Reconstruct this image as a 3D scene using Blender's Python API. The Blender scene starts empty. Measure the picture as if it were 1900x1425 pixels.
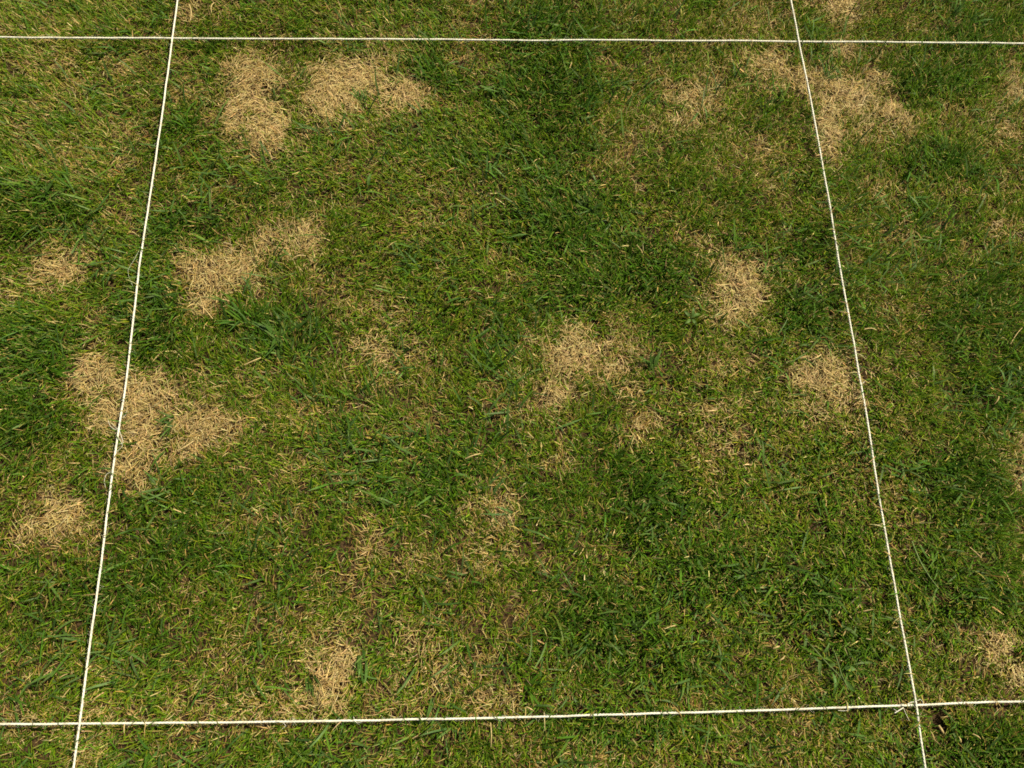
import bpy, math
import numpy as np
from mathutils import Matrix, Vector

R = math.radians
sc = bpy.context.scene
col = sc.collection
rng = np.random.default_rng(11)

# ------------------------------------------------------------------ camera
F_PX, PW, PH = 1560.0, 1900.0, 1425.0
CAM_Q = (R(19.78), R(-6.62), R(5.52))            # tilt from straight down, yaw, roll
CAM_C = np.array([-0.026, 0.031, 1.100])


def cam_rot():
    p, y, r = CAM_Q
    rx = Matrix.Rotation(p, 3, 'X')
    return Matrix.Rotation(y, 3, 'Z') @ rx @ Matrix.Rotation(r, 3, 'Z')


cd = bpy.data.cameras.new('camera')
cam = bpy.data.objects.new('camera', cd)
col.objects.link(cam)
cam.matrix_world = Matrix.Translation(Vector(CAM_C)) @ cam_rot().to_4x4()
cd.sensor_width = 36.0
cd.lens = 36.0 * F_PX / PW
cd.clip_start = 0.02
cd.clip_end = 1000.0
sc.camera = cam

# ------------------------------------------------------------------ sky and sun
SUN_EL, SUN_AZ = R(56), R(64)                     # azimuth from +Y towards +X
world = bpy.data.worlds.new('World')
sc.world = world
world.use_nodes = True
wn = world.node_tree
sky = wn.nodes.new('ShaderNodeTexSky')
sky.sky_type = 'NISHITA'
sky.sun_disc = False
sky.sun_elevation = SUN_EL
sky.sun_rotation = SUN_AZ
sky.air_density = 0.8
sky.dust_density = 4.0
sky.ozone_density = 0.6
bg = wn.nodes['Background']
bg.inputs['Strength'].default_value = 0.05  # daylight sky
wn.links.new(sky.outputs[0], bg.inputs['Color'])

sl = bpy.data.lights.new('sun', 'SUN')
sl.energy = 4.8
sl.angle = R(0.53)
sl.color = (1.0, 0.92, 0.64)
sun = bpy.data.objects.new('sun', sl)
col.objects.link(sun)
sd = Vector((math.sin(SUN_AZ) * math.cos(SUN_EL), math.cos(SUN_AZ) * math.cos(SUN_EL), math.sin(SUN_EL)))
sun.rotation_euler = sd.to_track_quat('Z', 'Y').to_euler()
sun.location = (2, 3, 4)

vs = sc.view_settings
vs.view_transform = 'Standard'
vs.look = 'None'
vs.exposure = 0.62
vs.gamma = 1.0
sc.cycles.use_denoising = False
sc.cycles.filter_width = 1.7
sc.cycles.max_bounces = 5
sc.cycles.diffuse_bounces = 4
sc.cycles.glossy_bounces = 1
sc.cycles.transparent_max_bounces = 4

# ------------------------------------------------------------------ helpers
_Rm = np.array(cam_rot())


def at(px, py, z=0.0):
    """point of the place at height z that the photograph shows at pixel px, py"""
    px = np.asarray(px, float)
    py = np.asarray(py, float)
    d = np.stack([(px - PW / 2) / F_PX, -(py - PH / 2) / F_PX, -np.ones_like(px)], -1) @ _Rm.T
    t = (z - CAM_C[2]) / d[..., 2]
    return CAM_C + d * t[..., None]


def pix(p):
    d = (np.asarray(p) - CAM_C) @ _Rm
    return PW / 2 + F_PX * d[..., 0] / -d[..., 2], PH / 2 - F_PX * d[..., 1] / -d[..., 2]


def hash01(ix, iy, seed):
    h = (ix.astype(np.uint64) * np.uint64(374761393) + iy.astype(np.uint64) * np.uint64(668265263)
         + np.uint64(seed * 2654435761 % (1 << 32)))
    h &= np.uint64(0xffffffff)
    h = ((h ^ (h >> np.uint64(13))) * np.uint64(1274126177)) & np.uint64(0xffffffff)
    h ^= h >> np.uint64(16)
    return (h & np.uint64(0xffffff)).astype(float) / float(0xffffff)


def vnoise(x, y, seed):
    x = np.asarray(x, float) + 1000.0
    y = np.asarray(y, float) + 1000.0
    ix = np.floor(x).astype(np.int64)
    iy = np.floor(y).astype(np.int64)
    fx = x - ix
    fy = y - iy
    fx = fx * fx * (3 - 2 * fx)
    fy = fy * fy * (3 - 2 * fy)
    a = hash01(ix, iy, seed)
    b = hash01(ix + 1, iy, seed)
    c = hash01(ix, iy + 1, seed)
    d = hash01(ix + 1, iy + 1, seed)
    return (a * (1 - fx) + b * fx) * (1 - fy) + (c * (1 - fx) + d * fx) * fy


def fbm(x, y, seed, octs=3):
    s, a, n = 0.0, 0.5, 0.0
    for o in range(octs):
        s = s + a * vnoise(x * 2 ** o, y * 2 ** o, seed + o * 17)
        n += a
        a *= 0.55
    return s / n


def sstep(a, b, v):
    t = np.clip((v - a) / (b - a), 0, 1)
    return t * t * (3 - 2 * t)


def tag(o, label=None, cat=None, group=None, kind=None):
    if label:
        o['label'] = label
    if cat:
        o['category'] = cat
    if group:
        o['group'] = group
    if kind:
        o['kind'] = kind
    return o


def link(name, mesh, parent=None):
    o = bpy.data.objects.new(name, mesh)
    col.objects.link(o)
    if parent:
        o.parent = parent
    return o


def empty(name, loc):
    o = bpy.data.objects.new(name, None)
    o.empty_display_size = 0.02
    col.objects.link(o)
    o.location = [float(v) for v in loc]
    return o


def mesh_np(name, verts, quads, mat, colr=None, smooth=False):
    me = bpy.data.meshes.new(name)
    nv, nq = len(verts), len(quads)
    me.vertices.add(nv)
    me.vertices.foreach_set('co', np.asarray(verts, np.float32).ravel())
    me.loops.add(nq * 4)
    me.loops.foreach_set('vertex_index', np.asarray(quads, np.int32).ravel())
    me.polygons.add(nq)
    me.polygons.foreach_set('loop_start', np.arange(nq, dtype=np.int32) * 4)
    me.polygons.foreach_set('loop_total', np.full(nq, 4, np.int32))
    if colr is not None:
        a = me.attributes.new('Col', 'FLOAT_COLOR', 'POINT')
        c4 = np.ones((nv, 4), np.float32)
        c4[:, :3] = colr
        a.data.foreach_set('color', c4.ravel())
    me.update()
    if smooth:
        me.polygons.foreach_set('use_smooth', np.ones(nq, bool))
    me.materials.append(mat)
    return me


# ------------------------------------------------------------------ materials
def mat_new(name):
    m = bpy.data.materials.new(name)
    m.use_nodes = True
    nt = m.node_tree
    nt.nodes.clear()
    return m, nt, nt.nodes, nt.links


def leaf_material(name, trans, gloss, rough):
    m, nt, N, L = mat_new(name)
    out = N.new('ShaderNodeOutputMaterial')
    at_ = N.new('ShaderNodeAttribute')
    at_.attribute_name = 'Col'
    # fine fibre streaks along the leaf, in object space
    tc = N.new('ShaderNodeTexCoord')
    no = N.new('ShaderNodeTexNoise')
    no.inputs['Scale'].default_value = 420.0
    no.inputs['Detail'].default_value = 2.0
    L.new(tc.outputs['Object'], no.inputs['Vector'])
    mr = N.new('ShaderNodeMapRange')
    mr.inputs['From Min'].default_value = 0.3
    mr.inputs['From Max'].default_value = 0.7
    mr.inputs['To Min'].default_value = 0.78
    mr.inputs['To Max'].default_value = 1.22
    L.new(no.outputs[0], mr.inputs['Value'])
    mul = N.new('ShaderNodeVectorMath')
    mul.operation = 'SCALE'
    L.new(at_.outputs['Color'], mul.inputs[0])
    L.new(mr.outputs[0], mul.inputs['Scale'])
    di = N.new('ShaderNodeBsdfDiffuse')
    tr = N.new('ShaderNodeBsdfTranslucent')
    gl = N.new('ShaderNodeBsdfGlossy')
    gl.inputs['Roughness'].default_value = rough
    gl.inputs['Color'].default_value = (0.9, 0.95, 0.85, 1)
    L.new(mul.outputs[0], di.inputs['Color'])
    L.new(mul.outputs[0], tr.inputs['Color'])
    m1 = N.new('ShaderNodeMixShader')
    m1.inputs[0].default_value = trans
    L.new(di.outputs[0], m1.inputs[1])
    L.new(tr.outputs[0], m1.inputs[2])
    m2 = N.new('ShaderNodeMixShader')
    m2.inputs[0].default_value = gloss
    L.new(m1.outputs[0], m2.inputs[1])
    L.new(gl.outputs[0], m2.inputs[2])
    L.new(m2.outputs[0], out.inputs['Surface'])
    return m


M_GREEN = leaf_material('green_leaf', 0.42, 0.011, 0.5)
M_DEAD = leaf_material('dead_leaf', 0.25, 0.015, 0.55)


def soil_material():
    m, nt, N, L = mat_new('soil_and_far_turf')
    out = N.new('ShaderNodeOutputMaterial')
    b = N.new('ShaderNodeBsdfPrincipled')
    b.inputs['Roughness'].default_value = 0.95
    b.inputs['Specular IOR Level'].default_value = 0.1
    geo = N.new('ShaderNodeNewGeometry')
    n1 = N.new('ShaderNodeTexNoise')
    n1.inputs['Scale'].default_value = 260.0
    n1.inputs['Detail'].default_value = 5.0
    L.new(geo.outputs['Position'], n1.inputs['Vector'])
    r1 = N.new('ShaderNodeValToRGB')
    r1.color_ramp.elements[0].position = 0.35
    r1.color_ramp.elements[0].color = (0.022, 0.013, 0.007, 1)
    r1.color_ramp.elements[1].position = 0.7
    r1.color_ramp.elements[1].color = (0.085, 0.052, 0.026, 1)
    L.new(n1.outputs[0], r1.inputs[0])
    # turf seen from far off, beyond the built grass
    n2 = N.new('ShaderNodeTexNoise')
    n2.inputs['Scale'].default_value = 7.0
    n2.inputs['Detail'].default_value = 8.0
    L.new(geo.outputs['Position'], n2.inputs['Vector'])
    r2 = N.new('ShaderNodeValToRGB')
    r2.color_ramp.elements[0].position = 0.42
    r2.color_ramp.elements[0].color = (0.030, 0.055, 0.009, 1)
    r2.color_ramp.elements[1].position = 0.66
    r2.color_ramp.elements[1].color = (0.085, 0.085, 0.022, 1)
    L.new(n2.outputs[0], r2.inputs[0])
    sx = N.new('ShaderNodeVectorMath')
    sx.operation = 'LENGTH'
    L.new(geo.outputs['Position'], sx.inputs[0])
    mr = N.new('ShaderNodeMapRange')
    mr.inputs['From Min'].default_value = 4.0
    mr.inputs['From Max'].default_value = 4.6
    L.new(sx.outputs['Value'], mr.inputs['Value'])
    mx = N.new('ShaderNodeMix')
    mx.data_type = 'RGBA'
    L.new(mr.outputs[0], mx.inputs[0])
    L.new(r1.outputs[0], mx.inputs[6])
    L.new(r2.outputs[0], mx.inputs[7])
    L.new(mx.outputs[2], b.inputs['Base Color'])
    bp = N.new('ShaderNodeBump')
    bp.inputs['Strength'].default_value = 0.9
    bp.inputs['Distance'].default_value = 0.004
    L.new(n1.outputs[0], bp.inputs['Height'])
    L.new(bp.outputs[0], b.inputs['Normal'])
    L.new(b.outputs[0], out.inputs['Surface'])
    return m


M_SOIL = soil_material()


def string_material():
    m, nt, N, L = mat_new('white_braided_cotton')
    out = N.new('ShaderNodeOutputMaterial')
    b = N.new('ShaderNodeBsdfPrincipled')
    b.inputs['Roughness'].default_value = 0.8
    b.inputs['Specular IOR Level'].default_value = 0.25
    geo = N.new('ShaderNodeNewGeometry')
    n1 = N.new('ShaderNodeTexNoise')
    n1.inputs['Scale'].default_value = 90.0
    n1.inputs['Detail'].default_value = 4.0
    L.new(geo.outputs['Position'], n1.inputs['Vector'])
    r1 = N.new('ShaderNodeValToRGB')
    r1.color_ramp.elements[0].position = 0.3
    r1.color_ramp.elements[0].color = (0.46, 0.43, 0.36, 1)
    r1.color_ramp.elements[1].position = 0.55
    r1.color_ramp.elements[1].color = (0.66, 0.64, 0.57, 1)
    L.new(n1.outputs[0], r1.inputs[0])
    L.new(r1.outputs[0], b.inputs['Base Color'])
    L.new(b.outputs[0], out.inputs['Surface'])
    return m


M_STRING = string_material()

# ------------------------------------------------------------------ what grows where
# (pixel x, pixel y, radius x, radius y, how dead, browner than straw) -> laid out on the ground plane
DRY = [
    (468, 160, 44, 58, 1, 0), (502, 235, 46, 46, 1, 0), (450, 125, 34, 26, .85, 0), (440, 205, 26, 40, .9, 0),
    (345, 165, 42, 46, .62, .4), (352, 108, 34, 24, .5, .4), (395, 200, 30, 40, .45, .5),
    (660, 150, 84, 44, 1, 0), (622, 193, 46, 38, 1, 0), (748, 182, 40, 24, 1, 0), (700, 115, 40, 20, .7, .1),
    (800, 190, 34, 18, .5, .3), (590, 165, 24, 30, .8, .1),
    (1550, 18, 38, 30, .95, .1), (1512, 5, 34, 18, .85, .1), (1395, 42, 44, 40, .6, .5), (1556, 96, 24, 22, .8, .2),
    (1430, 128, 58, 34, .85, .35), (1478, 152, 40, 34, .85, .2), (1580, 190, 52, 44, .92, .15), (1528, 235, 26, 56, .92, .15),
    (1625, 150, 34, 30, .75, .35), (1662, 216, 30, 22, .85, .15), (1695, 240, 34, 18, .6, .35), (1545, 180, 36, 40, .85, .2),
    (1288, 186, 66, 46, .78, .2), (1270, 225, 34, 30, .6, .3), (1404, 300, 52, 40, .48, .6), (1410, 342, 36, 26, .55, .6), (1340, 230, 40, 30, .5, .4),
    (1882, 170, 26, 58, .85, .45), (1858, 240, 28, 30, .72, .45), (1780, 215, 36, 22, .5, .7), (1800, 250, 50, 20, .5, .7),
    (402, 512, 58, 36, .97, 0), (378, 562, 34, 26, .82, .1), (552, 452, 44, 38, .9, .05), (500, 455, 34, 28, .72, .2),
    (458, 486, 34, 30, .72, .1), (565, 505, 30, 34, .55, .25), (350, 480, 24, 16, .7, .1),
    (125, 498, 42, 32, .86, .1), (76, 522, 40, 22, .62, .3), (30, 545, 30, 22, .55, .4),
    (178, 700, 46, 44, .88, .05), (266, 776, 58, 72, 1, 0), (248, 858, 40, 46, .86, .08), (372, 792, 46, 44, .88, .08),
    (428, 800, 40, 30, .62, .25), (345, 838, 46, 22, .82, .1), (268, 712, 46, 24, .9, 0), (520, 780, 60, 30, .42, .4), (205, 760, 26, 40, .85, .05),
    (112, 960, 50, 34, .86, .1), (58, 985, 40, 26, .72, .25), (148, 936, 20, 20, .8, .1), (90, 905, 40, 20, .45, .6),
    (1068, 662, 62, 42, .97, .05), (1020, 740, 32, 42, .82, .12), (1042, 852, 28, 32, .7, .3), (1150, 615, 40, 34, .62, .5),
    (1172, 722, 36, 30, .7, .6), (1184, 800, 36, 30, .7, .5), (1128, 690, 30, 30, .7, .3), (1005, 650, 30, 30, .6, .3), (1160, 570, 30, 22, .45, .6),
    (1366, 530, 48, 54, .97, .05), (1352, 588, 30, 26, .82, .1), (1312, 468, 30, 24, .55, .4), (1428, 505, 34, 26, .55, .35),
    (1520, 702, 60, 42, .86, .15), (1575, 745, 36, 26, .82, .15), (1500, 756, 40, 30, .72, .3), (1340, 690, 46, 30, .58, .4),
    (1340, 828, 38, 34, .62, .35), (1450, 838, 44, 30, .52, .6), (1582, 802, 28, 26, .68, .2), (1620, 690, 26, 34, .55, .3), (1320, 770, 50, 30, .5, .4),
    (1300, 880, 40, 30, .5, .5), (1670, 800, 36, 26, .4, .7),
    (1880, 838, 30, 22, .8, .35), (1838, 828, 30, 22, .62, .35), (1892, 885, 22, 30, .8, .7),
    (1858, 1205, 40, 40, .9, .2), (1888, 1250, 26, 36, .85, .2), (1815, 1180, 24, 20, .5, .4),
    (690, 642, 52, 40, .68, .15), (655, 580, 34, 26, .5, .4), (738, 590, 36, 24, .52, .35), (760, 642, 30, 24, .5, .3), (640, 690, 40, 20, .4, .3),
    (920, 962, 38, 42, .78, .15), (882, 945, 30, 24, .6, .3), (942, 1004, 30, 24, .6, .3), (890, 1030, 30, 40, .5, .4),
    (682, 1015, 24, 48, .58, .3), (655, 1075, 30, 34, .5, .3), (760, 1060, 40, 40, .4, .4),
    (622, 1240, 44, 46, .93, .03), (604, 1292, 40, 28, .75, .15), (556, 1312, 40, 24, .66, .2), (642, 1188, 24, 26, .62, .2), (650, 1300, 30, 26, .6, .25),
    (792, 1188, 38, 30, .68, .2), (812, 1250, 40, 36, .62, .3), (905, 1302, 46, 26, .62, .35), (780, 1312, 40, 24, .5, .3), (720, 1290, 50, 30, .45, .3), (860, 1225, 40, 28, .55, .3),
    (205, 1325, 40, 20, .5, .3), (165, 1392, 40, 30, .58, .3), (380, 1308, 46, 30, .5, .3), (470, 1310, 40, 24, .45, .3), (430, 1240, 50, 24, .35, .3),
    (250, 238, 30, 26, .6, .25), (228, 302, 36, 26, .55, .35), (222, 135, 34, 30, .55, .35), (100, 112, 40, 22, .42, .4), (40, 240, 40, 30, .45, .4),
    (352, 26, 30, 30, .62, .25), (402, 20, 26, 24, .55, .3), (150, 165, 40, 26, .4, .4), (130, 300, 50, 24, .35, .4),
    (842, 115, 30, 24, .42, .5), (1100, 312, 42, 44, .5, .8), (1115, 270, 26, 26, .4, .8), (860, 20, 40, 22, .4, .6),
    (1090, 1398, 40, 26, .5, .5), (1255, 1400, 50, 24, .45, .7), (1330, 1165, 46, 40, .48, .8), (1490, 1270, 60, 34, .42, .7), (1400, 1010, 40, 30, .35, .7),
    (1620, 372, 46, 24, .5, .6), (1652, 362, 30, 22, .5, .6), (1870, 425, 36, 30, .5, .7), (1770, 360, 40, 30, .42, .8), (1740, 540, 60, 40, .35, .8),
    (900, 130, 40, 26, .3, .5), (760, 330, 50, 30, .3, .5), (830, 520, 60, 40, .3, .5), (740, 420, 60, 30, .3, .5), (600, 880, 60, 30, .3, .4),
    (1470, 930, 60, 40, .35, .7), (1240, 1290, 60, 30, .38, .7), (60, 60, 60, 26, .35, .5), (1650, 560, 40, 60, .4, .7), (1700, 40, 50, 30, .35, .7),
    (1520, 1330, 70, 30, .35, .7), (1600, 900, 40, 40, .35, .7), (330, 1120, 50, 26, .32, .3), (120, 1240, 60, 30, .35, .3), (60, 1330, 60, 40, .4, .3),
]
# lush dark places: (x, y, rx, ry, strength)
LUSH = [
    (1010, 170, 110, 90, .9), (1075, 330, 60, 110, .9), (1110, 540, 90, 50, .9), (1160, 880, 60, 60, .8), (1000, 560, 70, 50, .6),
    (395, 60, 26, 60, .6), (310, 640, 40, 60, .7), (270, 1180, 50, 90, .6), (240, 600, 40, 90, .6),
    (800, 140, 50, 60, .9), (1010, 60, 90, 50, .9), (1060, 410, 100, 110, 1), (1000, 250, 90, 80, .7), (290, 590, 50, 110, 1), (515, 620, 90, 50, 1),
    (60, 650, 90, 60, .9), (60, 780, 80, 50, .9), (330, 235, 50, 40, .8), (60, 380, 80, 60, .8), (350, 420, 70, 40, .8), (1790, 580, 110, 80, .9), (1700, 150, 80, 50, .8),
    (1800, 80, 90, 60, .7), (1790, 900, 90, 90, .9), (1820, 1390, 90, 50, 1), (1210, 930, 80, 80, 1), (1200, 500, 110, 60, .9), (1480, 580, 50, 50, .9),
    (800, 900, 120, 70, .6), (300, 930, 80, 60, .8), (330, 1020, 90, 60, .7), (1120, 1150, 110, 80, .8), (1530, 1120, 90, 70, .8), (1560, 1200, 70, 60, .7),
    (1310, 1060, 110, 60, .8), (1750, 300, 80, 50, .6), (850, 300, 90, 60, .5), (1150, 1340, 120, 40, .7), (250, 1100, 90, 60, .6), (1770, 1090, 90, 70, .7),
    (1230, 1220, 90, 60, .7), (680, 870, 90, 50, .5), (1850, 720, 60, 60, .7), (1500, 450, 60, 40, .6), (560, 1400, 120, 30, .6), (100, 1120, 90, 60, .6),
]
# openings in the turf: (x, y, rx, ry, depth)
HOLES = [(492, 166, 11, 9, .020), (505, 158, 5, 4, .018), (1582, 693, 5, 12, .030), (772, 148, 12, 9, .014), (1742, 1336, 26, 20, .010),
         (1725, 1322, 14, 12, .010), (1750, 1362, 14, 14, .012), (615, 103, 4, 3, .015), (432, 800, 6, 5, .014), (1340, 1155, 8, 6, .01), (735, 1288, 7, 9, .012), (806, 1283, 6, 9, .012)]


def ell(table):
    t = np.array(table, float)
    c = at(t[:, 0], t[:, 1])
    rx = np.abs(at(t[:, 0] + t[:, 2], t[:, 1])[:, 0] - at(t[:, 0] - t[:, 2], t[:, 1])[:, 0]) / 2
    ry = np.abs(at(t[:, 0], t[:, 1] + t[:, 3])[:, 1] - at(t[:, 0], t[:, 1] - t[:, 3])[:, 1]) / 2
    return c[:, 0], c[:, 1], rx, ry, t


DX, DY, DRX, DRY_, DT = ell(DRY)
DT[:, 4] *= np.where(DT[:, 0] > 900, .94, 1.03)      # the right hand patches are thinner
LX, LY, LRX, LRY, LT = ell(LUSH)
HX, HY, HRX, HRY, HT = ell(HOLES)


def fields(x, y):
    """dead share, brownness, lushness at ground points"""
    wx = x + 0.020 * (fbm(x * 22, y * 22, 3) - .5) + 0.018 * (fbm(x * 60, y * 60, 5) - .5)
    wy = y + 0.020 * (fbm(x * 22, y * 22, 8) - .5) + 0.018 * (fbm(x * 60, y * 60, 9) - .5)
    ragged = 1.0 * (fbm(x * 85, y * 85, 31, 3) - .5) + .5 * (fbm(x * 32, y * 32, 33, 2) - .5)
    D = np.zeros_like(x)
    bw = np.zeros_like(x)
    bs = np.full_like(x, 1e-6)
    for i in range(len(DX)):
        r = np.hypot((wx - DX[i]) / DRX[i], (wy - DY[i]) / DRY_[i])
        m = r < 2.8
        f = DT[i, 4] * np.clip((1.78 - r[m] - ragged[m]) / 1.35, 0, 1)
        if DT[i, 4] > .7:                            # a halo of yellowing turf round the worst patches
            f = np.maximum(f, .46 * np.clip((2.3 - r[m] - 1.3 * ragged[m]) / 1.5, 0, 1))
        D[m] = np.maximum(D[m], f)
        bw[m] += f * DT[i, 5]
        bs[m] += f
    Lu = np.zeros_like(x)
    for i in range(len(LX)):
        r = np.hypot((wx - LX[i]) / LRX[i], (wy - LY[i]) / LRY[i])
        Lu = np.maximum(Lu, LT[i, 4] * sstep(1.6, 0.2, r + .5 * ragged))
    mott = fbm(x * 26, y * 26, 41, 3)
    base = 0.25 + 0.85 * (mott - 0.45)
    base = np.clip(base, 0.02, 0.42) * (1 - 0.75 * Lu)
    Dt = np.maximum(D, base + 0.35 * D)
    Dt = Dt * (.70 + .58 * fbm(x * 115, y * 115, 35, 2)) + .10 * D * D
    Dt = np.clip(Dt, 0, 1)
    brown = np.where(bs > 0.02, bw / bs, 0.5)
    brown = np.clip(brown + 0.5 * (fbm(x * 14, y * 14, 77) - .5), 0, 1)
    return Dt, brown, np.clip(Lu - D, 0, 1)


def holes(x, y):
    h = np.zeros_like(x)
    dep = np.zeros_like(x)
    for i in range(len(HX)):
        r = np.hypot((x - HX[i]) / HRX[i], (y - HY[i]) / HRY[i])
        f = sstep(1.35, 0.6, r)
        h = np.maximum(h, f)
        dep = np.maximum(dep, f * HT[i, 4])
    return h, dep


def ground_z(x, y):
    z = 0.014 * (fbm(x * 4.5, y * 4.5, 201, 2) - .5) + 0.007 * (fbm(x * 17, y * 17, 202, 2) - .5)
    return z * sstep(6.0, 3.0, np.maximum(np.abs(x), np.abs(y)))


# ------------------------------------------------------------------ ground: one sheet, fine where the plot is
CX0, CX1, CY0, CY1 = -1.0, 1.0, -0.25, 1.25       # the piece of lawn built blade by blade


def axis(a, b):
    fine = np.arange(a, b + 1e-6, 0.010)
    out = np.cumsum(0.02 * 1.32 ** np.arange(34))
    return np.concatenate([(a - out)[::-1], fine, b + out])


gx, gy = axis(CX0, CX1), axis(CY0, CY1)
GX, GY = np.meshgrid(gx, gy)
GZ = ground_z(GX, GY) - holes(GX, GY)[1] + 0.003 * (fbm(GX * 90, GY * 90, 61, 2) - .5) * (np.abs(GX) < 1.2)
nx, ny = len(gx), len(gy)
idx = np.arange(nx * ny).reshape(ny, nx)
q = np.stack([idx[:-1, :-1], idx[:-1, 1:], idx[1:, 1:], idx[1:, :-1]], -1).reshape(-1, 4)
g = link('ground', mesh_np('ground', np.stack([GX, GY, GZ], -1).reshape(-1, 3), q, M_SOIL, smooth=True))
tag(g, 'dark brown soil under the patchy lawn', 'ground', kind='structure')

# ------------------------------------------------------------------ strings
ZH, ZV = 0.0192, 0.0224
STRINGS = [
    ('v', [(336, -60), (329, 0), (319, 71), (293, 262), (262, 470), (236, 690), (211, 860), (182, 1085), (147, 1343), (137, 1425), (128, 1490)],
     'white string down the left side, crossing the straw patch', 'left'),
    ('v', [(1457, -60), (1468, 0), (1482, 77), (1519, 262), (1556, 478), (1602, 740), (1636, 950), (1671, 1150), (1700, 1308), (1716, 1425), (1724, 1490)],
     'white string down the right side, with a tail at its lower crossing', 'right'),
    ('h', [(-60, 69), (0, 69), (319, 71), (640, 72.5), (950, 74), (1260, 76), (1482, 77.5), (1900, 80), (1960, 80.5)],
     'white string stretched across the top of the plot', 'top'),
    ('h', [(-60, 1344.5), (0, 1344), (147, 1343), (420, 1340), (640, 1337), (850, 1333), (1060, 1328.5), (1280, 1322), (1480, 1315), (1700, 1308), (1900, 1301), (1960, 1299)],
     'white string stretched across the bottom of the plot', 'bottom'),
]


def resample(P, step):
    seg = np.linalg.norm(np.diff(P, axis=0), axis=1)
    s = np.concatenate([[0], np.cumsum(seg)])
    n = max(3, int(s[-1] / step))
    t = np.linspace(0, s[-1], n)
    Q = np.stack([np.interp(t, s, P[:, k]) for k in range(3)], -1)
    w = max(1, int(0.02 / step))
    K = np.ones(2 * w + 1) / (2 * w + 1)
    Qp = np.concatenate([np.repeat(Q[:1], w, 0), Q, np.repeat(Q[-1:], w, 0)])
    Qs = np.stack([np.convolve(Qp[:, k], K, 'valid') for k in range(3)], -1)
    Qs[:w] = Q[:w]
    Qs[-w:] = Q[-w:]
    return Qs, t


def tube(P, rad, sides=6, cap=True):
    """verts, quads of a tube along points P with radius per point"""
    P = np.asarray(P, float)
    rad = np.broadcast_to(rad, len(P))
    T = np.gradient(P, axis=0)
    T /= np.linalg.norm(T, axis=1)[:, None] + 1e-12
    up = np.array([0, 0, 1.0])
    if abs(T[:, 2]).mean() > 0.8:
        up = np.array([1.0, 0, 0])
    A = np.cross(T, up)
    A /= np.linalg.norm(A, axis=1)[:, None] + 1e-12
    B = np.cross(A, T)
    an = np.arange(sides) / sides * 2 * np.pi
    V = P[:, None] + rad[:, None, None] * (A[:, None] * np.cos(an)[None, :, None] + B[:, None] * np.sin(an)[None, :, None])
    n = len(P)
    i = np.arange(n * sides).reshape(n, sides)
    j = np.roll(i, -1, axis=1)
    Q = np.stack([i[:-1], j[:-1], j[1:], i[1:]], -1).reshape(-1, 4)
    return V.reshape(-1, 3), Q


def join(parts):
    V, Q, o = [], [], 0
    for v, q_ in parts:
        V.append(v)
        Q.append(q_ + o)
        o += len(v)
    return np.concatenate(V), np.concatenate(Q)


string_lines = []
string_objs = {}
for kind, pts, label, key in STRINGS:
    p = np.array(pts, float)
    z0 = ZV if kind == 'v' else ZH
    P = at(p[:, 0], p[:, 1], z0)
    # the string runs on past the frame to its pegs
    P[0] = P[1] + (P[1] - P[2]) / np.linalg.norm(P[1] - P[2]) * 1.5
    P[-1] = P[-2] + (P[-2] - P[-3]) / np.linalg.norm(P[-2] - P[-3]) * 1.5
    Q, t = resample(P, 0.0012)
    wob = 0.0022 * (fbm(t * 9, t * 0 + 3.3, 300 + len(key)) - .5) + 0.0006 * (fbm(t * 45, t * 0 + 5.3, 310 + len(key)) - .5)
    Q[:, 0 if kind == 'v' else 1] += wob
    Q[:, 2] += 0.005 * (fbm(t * 6, t * 0 + 7.7, 320 + len(key)) - .5)
    string_lines.append((kind, Q))
    inner = (t > 1.35) & (t < t[-1] - 1.35)
    sel = np.where(inner, np.arange(len(t)) % 2 == 0, np.arange(len(t)) % 5 == 0)
    parts = []
    for k in range(3):                               # three twisted plies
        a = t / 0.0125 * 2 * np.pi + k * 2 * np.pi / 3
        T = np.gradient(Q, axis=0)
        T /= np.linalg.norm(T, axis=1)[:, None]
        A = np.cross(T, [0, 0, 1.0])
        A /= np.linalg.norm(A, axis=1)[:, None]
        B = np.cross(A, T)
        rr = 0.00056
        off = A * (np.cos(a) * rr)[:, None] + B * (np.sin(a) * rr)[:, None]
        parts.append(tube((Q + off)[sel], 0.00086 * (1 + 0.16 * (fbm(t[sel] * 120, t[sel] * 0, 330 + k) - .5)), 6))
    V, F = join(parts)
    o = link('string', mesh_np('string', V, F, M_STRING, smooth=True))
    tag(o, label, 'string', 'strings marking out the plot')
    string_objs[key] = o
    # fine fuzz standing off the twist
    fz = []
    nf = int((t[-1] - 2.7) * 420)
    for _ in range(nf):
        i = int(rng.integers(int(1.35 / .0012), len(Q) - int(1.35 / .0012)))
        d = rng.normal(size=3)
        d /= np.linalg.norm(d)
        tl = Q[i + 4] - Q[i - 4]
        tl /= np.linalg.norm(tl)
        d = d * 0.8 + tl * rng.choice([-1, 1]) * 0.9
        L_ = rng.uniform(0.002, 0.006)
        a0 = Q[i] + d * 0.0008
        fz.append(tube(np.stack([a0, a0 + d * L_ * .5 + rng.normal(size=3) * .0005, a0 + d * L_ + rng.normal(size=3) * .0012]), 0.00008, 3))
    V, F = join(fz)
    f = link('fuzz', mesh_np('fuzz', V, F, M_STRING), o)
    f['kind'] = 'stuff'


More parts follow.
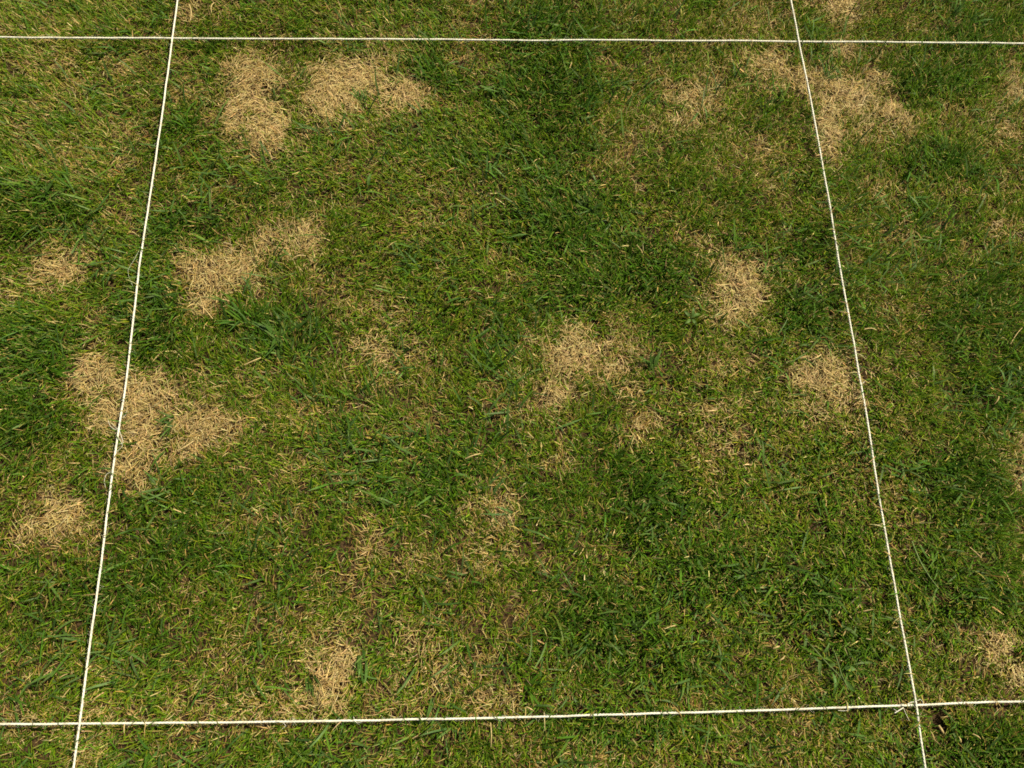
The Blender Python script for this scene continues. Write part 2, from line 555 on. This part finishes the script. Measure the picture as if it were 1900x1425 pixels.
def fray(key, pts, rad, name='loose_fibre', z=None):
    p = np.array(pts, float)
    z = ZV - 0.001 if z is None else z
    P = np.stack([at(a, b, c) for (a, b), c in zip(p[:, :2], np.broadcast_to(z, len(p)))])
    # smooth curve through the points
    tt = np.arange(len(P))
    ts = np.linspace(0, len(P) - 1, len(P) * 6)
    C = np.stack([np.interp(ts, tt, P[:, k]) for k in range(3)], -1)
    for _ in range(3):
        C[1:-1] = (C[:-2] + 2 * C[1:-1] + C[2:]) / 4
    V, F = tube(C, np.linspace(rad, rad * .6, len(C)), 5)
    link(name, mesh_np(name, V, F, M_STRING, smooth=True), string_objs[key])


fray('left', [(258, 465), (250, 480), (237, 501), (239, 514), (247, 532)], .00017)
fray('left', [(222, 795), (212, 797), (204, 790), (200, 778)], .00034)
fray('left', [(223, 797), (214, 793), (206, 784)], .00025)
fray('left', [(222, 800), (226, 812), (229, 822), (220, 824)], .00040)
fray('left', [(219, 812), (224, 818), (228, 828), (216, 838)], .00030)
fray('left', [(206, 875), (197, 880), (193, 892), (196, 905)], .00030)
fray('left', [(228, 775), (233, 770), (236, 760)], .00022)
fray('right', [(1698, 1302), (1690, 1303), (1684, 1306)], .00070, 'string_tail')
fray('right', [(1676, 1313), (1668, 1318), (1660, 1323)], .00085, 'string_tail', z=[.0215, .0235, .0235])
fray('right', [(1676, 1313), (1680, 1323), (1687, 1337)], .00035, z=[.0215, .022, .021])
fray('right', [(1664, 1320), (1661, 1317), (1658, 1315)], .00040, z=[.0235, .022, .021])
fray('right', [(1702, 1300), (1708, 1297), (1713, 1304)], .00030)
fray('right', [(1600, 711), (1605, 708)], .00040)
fray('bottom', [(512, 1338), (526, 1341), (531, 1347), (524, 1352)], .00028, z=.021)
fray('bottom', [(656, 1330), (658, 1338), (664, 1342), (672, 1338)], .00030, z=.021)
fray('bottom', [(1555, 1318), (1566, 1319), (1576, 1317)], .00040, z=.0215)

# ------------------------------------------------------------------ grass, blade by blade
def blades(n_seg, x, y, z, phi, tilt0, bend, length, width, twist, tipw, c0, c1):
    """ribbon blades; returns verts, quads, colours"""
    n = len(x)
    rows = n_seg + 1
    s = np.linspace(0, 1, rows)
    P = np.zeros((n, rows, 3))
    hor = np.zeros(n)
    ver = np.zeros(n)
    P[:, 0] = np.stack([x, y, z], -1)
    yaw = np.zeros(n)
    px_, py_ = x.copy(), y.copy()
    pz = z.copy()
    curl = twist * 0.7
    for k in range(1, rows):
        tm = tilt0 + bend * (s[k] + s[k - 1]) / 2
        tm = np.minimum(tm, 1.85)
        dl = length / n_seg
        ph = phi + curl * (s[k] + s[k - 1]) / 2
        px_ = px_ + np.sin(tm) * np.cos(ph) * dl
        py_ = py_ + np.sin(tm) * np.sin(ph) * dl
        pz = np.maximum(pz + np.cos(tm) * dl, z - 0.001)
        P[:, k] = np.stack([px_, py_, pz], -1)
    prof = np.interp(s, [0, .35, .75, 1], [.8, 1, .85, 0])
    W = width[:, None] * prof[None]
    W[:, -1] = width * tipw
    ang = phi[:, None] + np.pi / 2 + twist[:, None] * (s[None] - .3)
    roll = (twist * 0.6)[:, None] * s[None]
    side = np.stack([np.cos(ang) * np.cos(roll), np.sin(ang) * np.cos(roll), np.sin(roll)], -1)
    A = P - side * W[..., None] / 2
    B = P + side * W[..., None] / 2
    V = np.stack([A, B], 2).reshape(n, rows * 2, 3)
    k = np.arange(n_seg) * 2
    Fq = np.stack([k, k + 1, k + 3, k + 2], -1)
    Q = (np.arange(n)[:, None, None] * rows * 2 + Fq[None]).reshape(-1, 4)
    cc = c0[:, None] * (1 - s[None, :, None]) + c1[:, None] * s[None, :, None]
    cc = np.repeat(cc[:, :, None], 2, 2).reshape(n, rows * 2, 3)
    return V, Q, cc


def under_strings(V, narrow=True):
    """press blades that would rise over a string below it, except a few that cross it"""
    n, m, _ = V.shape
    f = np.ones(n)
    over = rng.random(n) < (0.42 if narrow else 0.06)
    for kind, Q in string_lines:
        a = 0 if kind == 'v' else 1
        b = 1 - a
        o = np.argsort(Q[:, b])
        pa = np.interp(V[..., b], Q[o, b], Q[o, a])
        pz = np.interp(V[..., b], Q[o, b], Q[o, 2])
        # stretch in between vertices too
        d = V[..., a] - pa
        near = (np.abs(d) < 0.0065)
        cross = (d[:, :-2] * d[:, 2:] < 0)
        cr = np.zeros((n, m), bool)
        cr[:, :-2] |= cross
        cr[:, 2:] |= cross
        zz = V[..., 2] - (pz - 0.0035)
        hit = ((near | cr) & (zz > 0)).any(1) & ~over
        if hit.any():
            base = V[hit, 0, 2][:, None]
            lim = np.maximum(pz[hit] - 0.0035 - base, 0.002)
            hgt = np.maximum(V[hit][..., 2] - base, 1e-6)
            ratio = np.where((near | cr)[hit], lim / hgt, 10).min(1)
            f[hit] = np.minimum(f[hit], np.clip(ratio, 0.1, 1))
    base = V[:, :1, 2]
    V[..., 2] = base + (V[..., 2] - base) * f[:, None]
    return V


def pick(p, table):
    """weighted colour choice per blade"""
    t = np.array(table, float)
    c = np.cumsum(t[:, 3])
    i = np.searchsorted(c / c[-1], p)
    return t[np.clip(i, 0, len(t) - 1), :3]


def jitter(c, n, amt):
    v = np.exp(rng.normal(0, amt, (n, 1)))
    h = np.exp(rng.normal(0, amt * .35, (n, 3)))
    return c * v * h


STRAW = [(.46, .345, .155, 5), (.41, .300, .125, 4), (.53, .415, .205, 2), (.34, .240, .090, 2.5)]
BROWN = [(.30, .205, .055, 4), (.23, .145, .035, 2.5), (.36, .265, .085, 3), (.15, .090, .022, 1), (.30, .24, .12, 1.5)]
GREEN_Y = [(.146, .225, .009, 4), (.180, .220, .012, 2.0), (.115, .210, .009, 3)]
GREEN_D = [(.070, .160, .009, 4), (.092, .182, .011, 3), (.050, .125, .010, 2)]
BLUE_G = [(.074, .145, .026, 3), (.090, .160, .032, 2), (.060, .120, .018, 2)]


def lean_field(x, y):
    """which way the sward leans, and how much"""
    a = 2 * np.pi * 1.6 * fbm(x * 3.1, y * 3.1, 501, 2)
    return a


def in_view(x, y):
    """thinner sward away from the plot that was photographed"""
    u, v = pix(np.stack([x, y, 0 * x + .01], -1))
    m = 90.0
    ins = (u > -m) & (u < PW + m) & (v > -m) & (v < PH + m)
    return ins | (rng.random(len(x)) < .6)


def make_turf(area, n_t, n_dead, n_coarse, tile=False):
    x0, x1, y0, y1 = area

    def fl(x, y):
        if tile:
            m = fbm(x * 22 + 50, y * 22 + 50, 41, 3)
            return np.clip(.22 + 1.1 * (m - .46), .03, .9), np.clip(fbm(x * 14, y * 14, 77), 0, 1), np.clip((.45 - m) * 4, 0, 1)
        return fields(x, y)

    def hl(x, y):
        return np.zeros_like(x) if tile else holes(x, y)[0]

    def gz(x, y):
        return np.zeros_like(x) if tile else ground_z(x, y)
    # ---- tillers carry two to four blades each
    tx = rng.uniform(x0, x1, n_t)
    ty = rng.uniform(y0, y1, n_t)
    if not tile:
        kf = in_view(tx, ty)
        tx, ty = tx[kf], ty[kf]
        n_t = len(tx)
    clump = fbm(tx * 70, ty * 70, 91, 2)
    D, br, Lu = fl(tx, ty)
    keep = rng.random(n_t) < np.clip(0.56 + 1.7 * (clump - .45) + .20 * Lu, .06, 1) * (1 - .97 * hl(tx, ty))
    keep &= rng.random(n_t) < (1.02 - 0.86 * sstep(.40, 1.02, D))
    tx, ty, D, br, Lu = [a[keep] for a in (tx, ty, D, br, Lu)]
    nb = rng.integers(2, 5, len(tx))
    rep = np.repeat(np.arange(len(tx)), nb)
    n = len(rep)
    x = tx[rep] + rng.normal(0, .0016, n)
    y = ty[rep] + rng.normal(0, .0016, n)
    D, br, Lu = D[rep], br[rep], Lu[rep]
    la = lean_field(x, y)
    phi = rng.uniform(0, 2 * np.pi, n)
    vx = np.cos(phi) + .75 * np.cos(la)
    vy = np.sin(phi) + .75 * np.sin(la)
    phi = np.arctan2(vy, vx)
    tilt0 = np.abs(rng.normal(.45, .35, n))
    bend = np.abs(rng.normal(.65, .45, n))
    ht = 0.75 + .5 * fbm(x * 11, y * 11, 111, 2) + .25 * Lu - .35 * D
    length = rng.uniform(.013, .028, n) * ht
    width = rng.uniform(.00075, .0016, n) * (1 + .3 * Lu)
    twist = rng.normal(0, .5, n)
    tipw = np.where(rng.random(n) < .45, rng.uniform(.35, .75, n), .08)
    yel = np.clip(.30 + 1.0 * D + .55 * (fbm(x * 20, y * 20, 121, 2) - .5) - .45 * Lu, 0.04, .95)
    cg = np.where((rng.random(n) < yel)[:, None], pick(rng.random(n), GREEN_Y), pick(rng.random(n), GREEN_D))
    cg = cg * (1 - .20 * Lu)[:, None]
    deadp = np.clip(.06 + .70 * sstep(.25, 1.0, D), 0, 1)
    isdead = rng.random(n) < deadp * .8
    cd_ = np.where((rng.random(n) < .25 + .6 * br)[:, None], pick(rng.random(n), BROWN), pick(rng.random(n), STRAW))
    cc = np.where(isdead[:, None], cd_, cg)
    cc = jitter(cc, n, .22)
    pale = cc * .55 + np.array([.20, .22, .03]) * .40           # the sheath is paler than the blade
    tipc = np.where((rng.random(n) < .22)[:, None], np.array([.34, .27, .08]), cc * 1.05)   # browned cut tips
    z = gz(x, y) - .001
    V, Q, C = blades(3, x, y, z, phi, tilt0, bend, length, width, twist, tipw, pale, tipc)
    C = C.copy()
    mid = np.repeat(cc[:, None], 2, 1)
    C[:, 2:4] = mid * .85 + C[:, 2:4] * .15
    C[:, 4:6] = mid * .9 + C[:, 4:6] * .1
    # ---- broad bluish blades of coarse grass, lying over the rest
    bx = rng.uniform(x0, x1, n_coarse * 3)
    by = rng.uniform(y0, y1, n_coarse * 3)
    Dc, bc, Lc = fl(bx, by)
    cl = fbm(bx * 13, by * 13, 131, 2)
    k2 = rng.random(len(bx)) < np.clip((cl - .42) * 2.2 + .55 * Lc, .03, 1) * (1 - sstep(.35, .7, Dc)) * (1 - hl(bx, by))
    bx, by, Lc = bx[k2][:n_coarse], by[k2][:n_coarse], Lc[k2][:n_coarse]
    m = len(bx)
    ph2 = rng.uniform(0, 2 * np.pi, m)
    la = lean_field(bx, by)
    ph2 = np.arctan2(np.sin(ph2) + .6 * np.sin(la), np.cos(ph2) + .6 * np.cos(la))
    cb = jitter(np.where((rng.random(m) < .6)[:, None], pick(rng.random(m), BLUE_G), pick(rng.random(m), GREEN_D)), m, .16)
    Vb, Qb, Cb = blades(3, bx, by, gz(bx, by) + .004, ph2, np.abs(rng.normal(.7, .3, m)), np.abs(rng.normal(.55, .4, m)),
                        rng.uniform(.020, .048, m), rng.uniform(.0016, .0030, m), rng.normal(0, .6, m),
                        np.where(rng.random(m) < .4, rng.uniform(.3, .7, m), .05), cb * .9 + .02, cb)
    # ---- dead leaves: straw lying in the bare patches, brown thatch low down elsewhere
    dx = rng.uniform(x0, x1, n_dead)
    dy = rng.uniform(y0, y1, n_dead)
    if not tile:                                     # the dead patches are matted with straw
        ex = rng.uniform(x0, x1, n_dead)
        ey = rng.uniform(y0, y1, n_dead)
        De = fl(ex, ey)[0]
        ke = rng.random(n_dead) < .75 * np.clip((De - .6) / .35, 0, 1)
        dx, dy = np.concatenate([dx, ex[ke]]), np.concatenate([dy, ey[ke]])
        kf = in_view(dx, dy)
        dx, dy = dx[kf], dy[kf]
        n_dead = len(dx)
    Dd, bd, Ld = fl(dx, dy)
    k3 = rng.random(n_dead) < np.clip(.10 + .93 * np.clip((Dd - .15) / .75, 0, 1), 0, 1) * (1 - .96 * hl(dx, dy))
    dx, dy, Dd, bd = dx[k3], dy[k3], Dd[k3], bd[k3]
    d = len(dx)
    strong = sstep(.25, .95, Dd)
    cdd = np.where((rng.random(d) < np.clip(.62 - .62 * strong + .5 * bd, .06, .92))[:, None],
                   pick(rng.random(d), BROWN), pick(rng.random(d), STRAW))
    cdd = jitter(cdd, d, .17)
    la = lean_field(dx, dy)
    pd = rng.uniform(0, 2 * np.pi, d)
    lb = 2 * np.pi * 2 * fbm(dx * 16, dy * 16, 511, 2)       # dead leaves are matted tuft by tuft
    pd = np.arctan2(np.sin(pd) + .3 * np.sin(la) + .8 * np.sin(lb), np.cos(pd) + .3 * np.cos(la) + .8 * np.cos(lb))
    flat = (rng.random(d) < .5 * strong)
    zd = gz(dx, dy) + rng.uniform(.0, .006, d) + strong * rng.uniform(0, .006, d)
    Vd, Qd, Cd = blades(3, dx, dy, zd, pd, np.where(flat, rng.normal(1.45, .1, d), np.clip(rng.normal(1.02, .35, d), .1, 1.5)), np.where(flat, .12, rng.normal(.35, .5, d)),
                        rng.uniform(.007, .018, d) * (1 + .12 * strong), rng.uniform(.0005, .0010, d) * np.where(flat, 1.25, 1),
                        rng.normal(0, .8, d), np.where(rng.random(d) < .5, .5, .1), cdd * .95, cdd * 1.05)
    if not tile:
        V, Vb, Vd = under_strings(V), under_strings(Vb, False), under_strings(Vd, False)
    # dead blades among the living ones belong with the dead grass
    extra_v, extra_c = [], []
    if not tile:                                     # thin blades that bend over the strings
        for (kind, Q), (gap, keepf) in zip(string_lines, ((.017, lambda u, v: v > 420), (.011, lambda u, v: v > 240),
                                                          (.12, lambda u, v: u > -99), (.017, lambda u, v: u > -99))):
            sl_ = np.linalg.norm(np.diff(Q, axis=0), axis=1).sum()
            ii = rng.integers(10, len(Q) - 10, int(sl_ / gap))
            u, v = pix(Q[ii])
            ii = ii[keepf(u, v)]
            m = len(ii)
            side = rng.choice([-1., 1.], m)
            off = rng.uniform(.003, .008, m) * side
            ph = np.where(side > 0, np.pi, 0) if kind == 'v' else np.where(side > 0, -np.pi / 2, np.pi / 2)
            ph = ph + rng.normal(0, .55, m)
            ox = Q[ii, 0] + (off if kind == 'v' else 0)
            oy = Q[ii, 1] + (0 if kind == 'v' else off)
            cx_ = jitter(np.where((rng.random(m) < .3)[:, None], pick(rng.random(m), STRAW), pick(rng.random(m), GREEN_D)), m, .2)
            Vx, _, Cx = blades(3, ox, oy, Q[ii, 2] - .0085, ph, rng.uniform(.0, .3, m), rng.uniform(1.2, 2.1, m),
                               rng.uniform(.020, .028, m), rng.uniform(.0009, .0015, m), rng.normal(0, .4, m), np.full(m, .3), cx_, cx_)
            extra_v.append(Vx)
            extra_c.append(Cx)
    nvb = V.shape[1]
    live = ~isdead

    def pack(lst):
        VV = np.concatenate([a.reshape(-1, 3) for a in lst[0]])
        CC = np.concatenate([a.reshape(-1, 3) for a in lst[1]])
        nbl = len(VV) // 8
        kk = np.arange(3) * 2
        Fq = np.stack([kk, kk + 1, kk + 3, kk + 2], -1)
        QQ = (np.arange(nbl)[:, None, None] * 8 + Fq[None]).reshape(-1, 4)
        return VV, QQ, CC
    return pack(([V[live], Vb] + extra_v, [C[live], Cb] + extra_c)), pack(([V[isdead], Vd], [C[isdead], Cd]))


AREA = (CX1 - CX0) * (CY1 - CY0)
gr, dd = make_turf((CX0, CX1, CY0, CY1), int(66000 * AREA), int(112000 * AREA), int(2600 * AREA))
o = link('green_grass', mesh_np('green_grass', *gr[:2], M_GREEN, gr[2]))
tag(o, 'short green lawn grass, patchy and yellowing in places', 'grass', kind='stuff')
o = link('dead_grass', mesh_np('dead_grass', *dd[:2], M_DEAD, dd[2]))
tag(o, 'straw coloured dead grass in patches and as thatch', 'dead grass', kind='stuff')
print('blades', len(gr[0]) // 8, len(dd[0]) // 8)

# ------------------------------------------------------------------ the same lawn going on around the plot
tg, td = make_turf((-.25, .25, -.25, .25), int(30000 * .25), int(26000 * .25), int(2600 * .25), tile=True)


def tile_object(name, data, mat, label, cat):
    src = mesh_np(name + '_tile', *data[:2], mat, data[2])
    proto = bpy.data.objects.new(name + '_tile', src)           # only instanced, never linked to the scene
    cells = []
    for i in range(-8, 9):
        for j in range(-7, 10):
            cx_, cy_ = i * .5 + .25, j * .5
            if CX0 < cx_ < CX1 and CY0 < cy_ < CY1:
                continue
            cells.append((cx_, cy_, 0.0))
    me = bpy.data.meshes.new(name)
    me.from_pydata(cells, [], [])
    ob = link(name, me)
    ng = bpy.data.node_groups.new(name + '_nodes', 'GeometryNodeTree')
    ng.interface.new_socket('Geometry', in_out='INPUT', socket_type='NodeSocketGeometry')
    ng.interface.new_socket('Geometry', in_out='OUTPUT', socket_type='NodeSocketGeometry')
    N, L = ng.nodes, ng.links
    gi, go = N.new('NodeGroupInput'), N.new('NodeGroupOutput')
    oi = N.new('GeometryNodeObjectInfo')
    oi.inputs['Object'].default_value = proto
    oi.inputs['As Instance'].default_value = True
    ip = N.new('GeometryNodeInstanceOnPoints')
    rv = N.new('FunctionNodeRandomValue')
    rv.data_type = 'INT'
    rv.inputs[4].default_value = 0
    rv.inputs[5].default_value = 3
    rv.inputs['Seed'].default_value = 5
    mu = N.new('ShaderNodeMath')
    mu.operation = 'MULTIPLY'
    mu.inputs[1].default_value = math.pi / 2
    cx = N.new('ShaderNodeCombineXYZ')
    L.new(rv.outputs[2], mu.inputs[0])
    L.new(mu.outputs[0], cx.inputs[2])
    L.new(gi.outputs[0], ip.inputs['Points'])
    L.new(oi.outputs['Geometry'], ip.inputs['Instance'])
    L.new(cx.outputs[0], ip.inputs['Rotation'])
    L.new(ip.outputs[0], go.inputs[0])
    md = ob.modifiers.new('tiles', 'NODES')
    md.node_group = ng
    tag(ob, label, cat, kind='stuff')


tile_object('surrounding_green_grass', tg, M_GREEN, 'green lawn grass going on beyond the strings', 'grass')
tile_object('surrounding_dead_grass', td, M_DEAD, 'dead grass thatch in the lawn beyond the strings', 'dead grass')


# ------------------------------------------------------------------ tufts of coarse grass one can pick out
def one(nm, parent, base, phi, tilt, bend, length, width, colr, mat, twist=0.0, tip=.06, seg=5):
    c = np.array([colr], float)
    a = lambda v: np.array([v], float)
    V, Q, C = blades(seg, a(base[0]), a(base[1]), a(base[2]), a(phi), a(tilt), a(bend), a(length), a(width), a(twist), a(tip), c * .95, c)
    return link(nm, mesh_np(nm, V.reshape(-1, 3), Q, mat, C.reshape(-1, 3)), parent)


TUFTS = [  # x, y, blades, length, width, facing (pixel direction, degrees, 0 = right, 90 = up), spread, colours, label
    (1533, 146, 11, .026, .0026, 45, 140, 'b', 'green tuft alone in the straw patch right of the right string, near the top'),
    (668, 192, 12, .024, .0024, 90, 120, 'b', 'green tuft at the lower edge of the large straw patch near the top'),
    (713, 196, 7, .020, .0022, 90, 130, 'd', 'smaller green tuft beside the larger one below the top straw patch'),
    (322, 782, 13, .028, .0026, 215, 150, 'b', 'grey green tuft growing in the straw patch beside the left string'),
    (520, 626, 20, .040, .0036, 40, 360, 'b', 'broad bladed dark tuft left of centre below a straw patch'),
    (455, 600, 12, .040, .0026, 150, 110, 'd', 'long green blades fanning out under the straw patch left of centre'),
    (668, 1216, 9, .030, .0032, 265, 60, 'b', 'dark green tuft beside the pale patch near the bottom string'),
    (574, 1262, 6, .026, .0028, 300, 50, 'b', 'small dark tuft left of the pale patch near the bottom string'),
    (1208, 686, 9, .030, .0030, 110, 120, 'b', 'grey green tuft right of the straw patch at the centre'),
    (1482, 556, 12, .027, .0026, 60, 360, 'b', 'star shaped green tuft between the right straw patch and right string'),
    (975, 1269, 5, .032, .0040, 350, 150, 'd', 'four broad blades splayed just above the middle of the bottom string'),
    (349, 236, 13, .030, .0024, 60, 200, 'd', 'arching green tuft right of the left string below the top crossing'),
    (82, 372, 14, .032, .0028, 80, 300, 'b', 'bluish tuft near the left edge, upper part'),
    (1766, 30, 9, .030, .0026, 45, 120, 'b', 'light green tuft at the top right above the top string'),
    (1402, 1070, 10, .034, .0036, 110, 160, 'b', 'broad grey green blades in the lower right of the plot'),
    (1528, 1098, 12, .032, .0030, 80, 300, 'b', 'star shaped bluish tuft left of the right string, lower part'),
    (511, 178, 6, .018, .0022, 30, 100, 'b', 'tiny tuft beside the dark hole in the upper left straw patch'),
    (92, 690, 16, .040, .0026, 20, 100, 'd', 'long bright green blades at the left edge above the straw patch'),
    (1085, 388, 15, .032, .0028, 70, 300, 'b', 'dark tuft in the lush strip above the centre'),
    (1205, 915, 14, .034, .0028, 300, 240, 'b', 'dark tuft in the lush strip right of centre'),
    (290, 555, 14, .034, .0028, 310, 160, 'b', 'dark tuft just right of the left string at mid height'),
]
PAL = {'b': BLUE_G, 'd': GREEN_D}
for (px, py, nbl, ln, wd, face, spread, pal, label) in TUFTS:
    c = at(px, py, .006)
    root = empty('grass_tuft', (c[0], c[1], float(ground_z(c[0], c[1]))))
    tag(root, label, 'grass tuft', 'coarse tufts in the lawn')
    for k in range(nbl):
        ph = R(face + rng.uniform(-.5, .5) * spread)
        cc = jitter(pick(rng.random(1), PAL[pal]), 1, .14)[0]
        one('blade', root, (rng.normal(0, .004), rng.normal(0, .004), .004), ph, rng.uniform(.45, 1.0), rng.uniform(.2, .9),
            ln * rng.uniform(.65, 1.2), wd * rng.uniform(.75, 1.15), cc, M_GREEN, rng.normal(0, .5), rng.choice([.05, .5]))

# ------------------------------------------------------------------ broad leaved weeds
def leaf_mesh(L_, W_, colr, lobes=0):
    """a lance shaped leaf folded along its midrib, along +X"""
    n = 9
    s = np.linspace(0, 1, n)
    w = W_ / 2 * np.sin(np.pi * np.clip(s, 0, 1) ** .75) ** .8 + .0003
    if lobes:
        w = w * (1 + .28 * np.sin(s * np.pi * 2 * lobes))
    zz = .18 * L_ * np.sin(s * np.pi * .9)
    mid = np.stack([s * L_, 0 * s, zz], -1)
    a = np.stack([s * L_, w, zz + w * .35], -1)
    b = np.stack([s * L_, -w, zz + w * .35], -1)
    V = np.stack([a, mid, b], 1).reshape(-1, 3)
    k = np.arange(n - 1) * 3
    Q = np.concatenate([np.stack([k, k + 1, k + 4, k + 3], -1), np.stack([k + 1, k + 2, k + 5, k + 4], -1)])
    C = np.tile(np.array(colr), (len(V), 1))
    C[1::3] = C[1::3] * .7 + np.array([.16, .2, .08]) * .3
    return mesh_np('leaf', V, Q, M_GREEN, C, smooth=True)


def weed(label, stems, leaves, cat='weed'):
    p0 = stems[0][0] if stems else leaves[0][:2]
    c0 = at(*p0, .012)
    root = empty('creeping_weed', (c0[0], c0[1], 0.0))
    tag(root, label, cat)
    for st in stems:
        P = np.stack([at(a, b, .0175 + .002 * math.sin(i)) for i, (a, b) in enumerate(st)])
        P[0, 2] = .010
        P -= np.array([c0[0], c0[1], 0.0])
        t = np.linspace(0, len(P) - 1, 16)
        C = np.stack([np.interp(t, np.arange(len(P)), P[:, k]) for k in range(3)], -1)
        C[1:-1] = (C[:-2] + 2 * C[1:-1] + C[2:]) / 4
        V, F = tube(C, np.linspace(.0011, .0007, 16), 6)
        link('stem', mesh_np('stem', V, F, M_GREEN, np.tile([.14, .19, .06], (len(V), 1)), smooth=True), root)
    for (a, b, deg, L_, W_, lob) in leaves:
        cc = jitter(np.array([[.085, .165, .034]]), 1, .12)[0]
        o = link('leaf', leaf_mesh(L_, W_ * .72, cc, lob), root)
        p = at(a, b, .0145)
        o.location = (p[0] - c0[0], p[1] - c0[1], .0145)
        o.rotation_euler = (rng.normal(0, .25), rng.normal(-.1, .15), R(deg))


weed('creeping weed with narrow leaves on two pale stems, lower right inside the plot',
     [[(1490, 1178), (1512, 1205), (1530, 1226), (1552, 1248), (1572, 1272)], [(1546, 1196), (1552, 1220), (1560, 1248), (1574, 1280)]],
     [(1492, 1200, 75, .017, .006, 2), (1500, 1216, 325, .015, .005, 0), (1522, 1224, 255, .020, .0055, 0), (1546, 1182, 100, .018, .004, 0),
      (1540, 1180, 145, .015, .004, 0), (1558, 1172, 70, .014, .004, 0), (1540, 1150, 125, .018, .005, 0), (1560, 1160, 320, .024, .005, 0),
      (1545, 1248, 265, .020, .005, 0), (1566, 1238, 345, .014, .008, 2), (1570, 1262, 310, .018, .006, 0), (1528, 1212, 60, .015, .004, 1), (1535, 1234, 10, .013, .005, 1)])
weed('single oval weed leaf in the grass below the large top straw patch', [[(682, 350), (683, 345)]], [(683, 346, 75, .020, .0065, 0)], 'leaf')
weed('small yellowish leaved weed right of the dark lush strip above centre', [[(1284, 590), (1282, 588)]],
     [(1283, 589, 20, .013, .006, 0), (1281, 588, 140, .013, .006, 0), (1284, 586, 80, .012, .005, 0), (1281, 592, 220, .012, .006, 0), (1285, 592, 300, .012, .005, 0)])

# ------------------------------------------------------------------ single stalks lying on the grass
STALKS = [
    ((454, 677), (484, 664), .0011, 's', 'pale dry stalk lying below the broad dark tuft, left of centre'),
    ((1875, 638), (1897, 608), .0006, 's', 'pale stalk at the right edge, mid height'),
    ((1853, 736), (1846, 749), .0010, 's', 'short pale stalk near the right edge, above the brown patch'),
    ((1435, 1203), (1447, 1199), .0011, 's', 'pale bent stalk left of the creeping weed, the upper one'),
    ((1444, 1226), (1456, 1217), .0011, 's', 'pale stalk left of the creeping weed, the lower one'),
    ((1656, 1165), (1668, 1162), .0010, 's', 'tiny tan stalk touching the right string, lower part'),
    ((1742, 1347), (1751, 1360), .0016, 's', 'thick tan stalk on the bare soil below the lower right crossing'),
    ((1805, 1362), (1820, 1371), .0008, 's', 'thin pale stalk in the dark grass of the bottom right corner'),
    ((977, 1312), (990, 1319), .0010, 's', 'yellow stalk just above the middle of the bottom string'),
    ((961, 1278), (969, 1282), .0010, 's', 'short yellow stalk under the splayed broad blades near the bottom'),
    ((979, 802), (990, 812), .0009, 's', 'pale stalk below the centre straw patch'),
    ((864, 851), (891, 842), .0010, 's', 'bent tan stalk below and left of the centre straw patch'),
    ((1604, 611), (1627, 612), .0010, 's', 'tan stalk lying just right of the right string, mid height'),
    ((1507, 667), (1524, 657), .0012, 's', 'bright stalk above the straw patch by the right string'),
    ((351, 9), (354, 40), .0010, 's', 'long pale stalk at the top edge right of the left string'),
    ((397, 5), (393, 26), .0008, 's', 'thin stalk at the top edge, second right of the left string'),
    ((910, 1341), (911, 1386), .0007, 's', 'long thin pale stem running down from the bottom string'),
    ((951, 1300), (951, 1326), .0006, 's', 'thin pale stem ending at the middle of the bottom string'),
    ((1692, 1004), (1742, 1092), .0008, 'g', 'long green stem lying right of the right string'),
    ((1799, 1015), (1822, 1035), .0007, 's', 'tan stalk in dark grass far right, lower part'),
    ((242, 778), (260, 769), .0012, 's', 'pale stalk on the straw patch just right of the left string'),
    ((273, 751), (298, 757), .0009, 'k', 'dark stalk on the straw patch right of the left string'),
    ((330, 836), (359, 817), .0011, 's', 'straw stalk along the lower right of the left straw patch'),
    ((542, 482), (568, 476), .0011, 's', 'pale stalk across the straw patch upper left of centre'),
    ((366, 562), (395, 592), .0009, 's', 'thin stalk running off the straw patch left of centre'),
    ((1840, 441), (1852, 438), .0011, 's', 'short pale stalk near the right edge, upper half'),
    ((1183, 731), (1190, 723), .0010, 's', 'short white stalk right of the centre straw patch'),
    ((1257, 769), (1263, 765), .0011, 's', 'short bright stalk further right of the centre straw patch'),
]
SC = {'s': (.50, .38, .18), 'g': (.17, .24, .08), 'k': (.14, .085, .03)}
for (p, q_, rad, ck, label) in STALKS:
    a, b = at(*p, .0), at(*q_, .0)
    ln = np.linalg.norm(b - a)
    mid = (a + b) / 2
    Dm = fields(np.array([mid[0]]), np.array([mid[1]]))[0][0]
    zz = .0190 - .007 * Dm
    a, b = at(*p, zz), at(*q_, zz)
    t = np.linspace(0, 1, 12)
    C = a[None] * (1 - t)[:, None] + b[None] * t[:, None]
    nrm = np.array([-(b - a)[1], (b - a)[0], 0]) / ln
    C += nrm[None] * (np.sin(t * np.pi) * ln * rng.uniform(-.10, .10))[:, None]
    C[:, 2] += .003 * np.sin(t * np.pi) + rng.uniform(-.002, .002) * t
    C -= mid
    prof = rad * (1 + .25 * np.exp(-((t - rng.uniform(.3, .7)) / .05) ** 2)) * np.linspace(1.05, .75, 12)
    V, F = tube(C, prof, 6)
    cc = np.tile(np.array(SC[ck]), (len(V), 1)) * (.85 + .3 * np.repeat(rng.random(12), 6))[:, None]
    o = link('stalk', mesh_np('stalk', V, F, M_DEAD, cc, smooth=True))
    o.location = mid
    tag(o, label, 'stalk', 'stalks lying on the lawn')
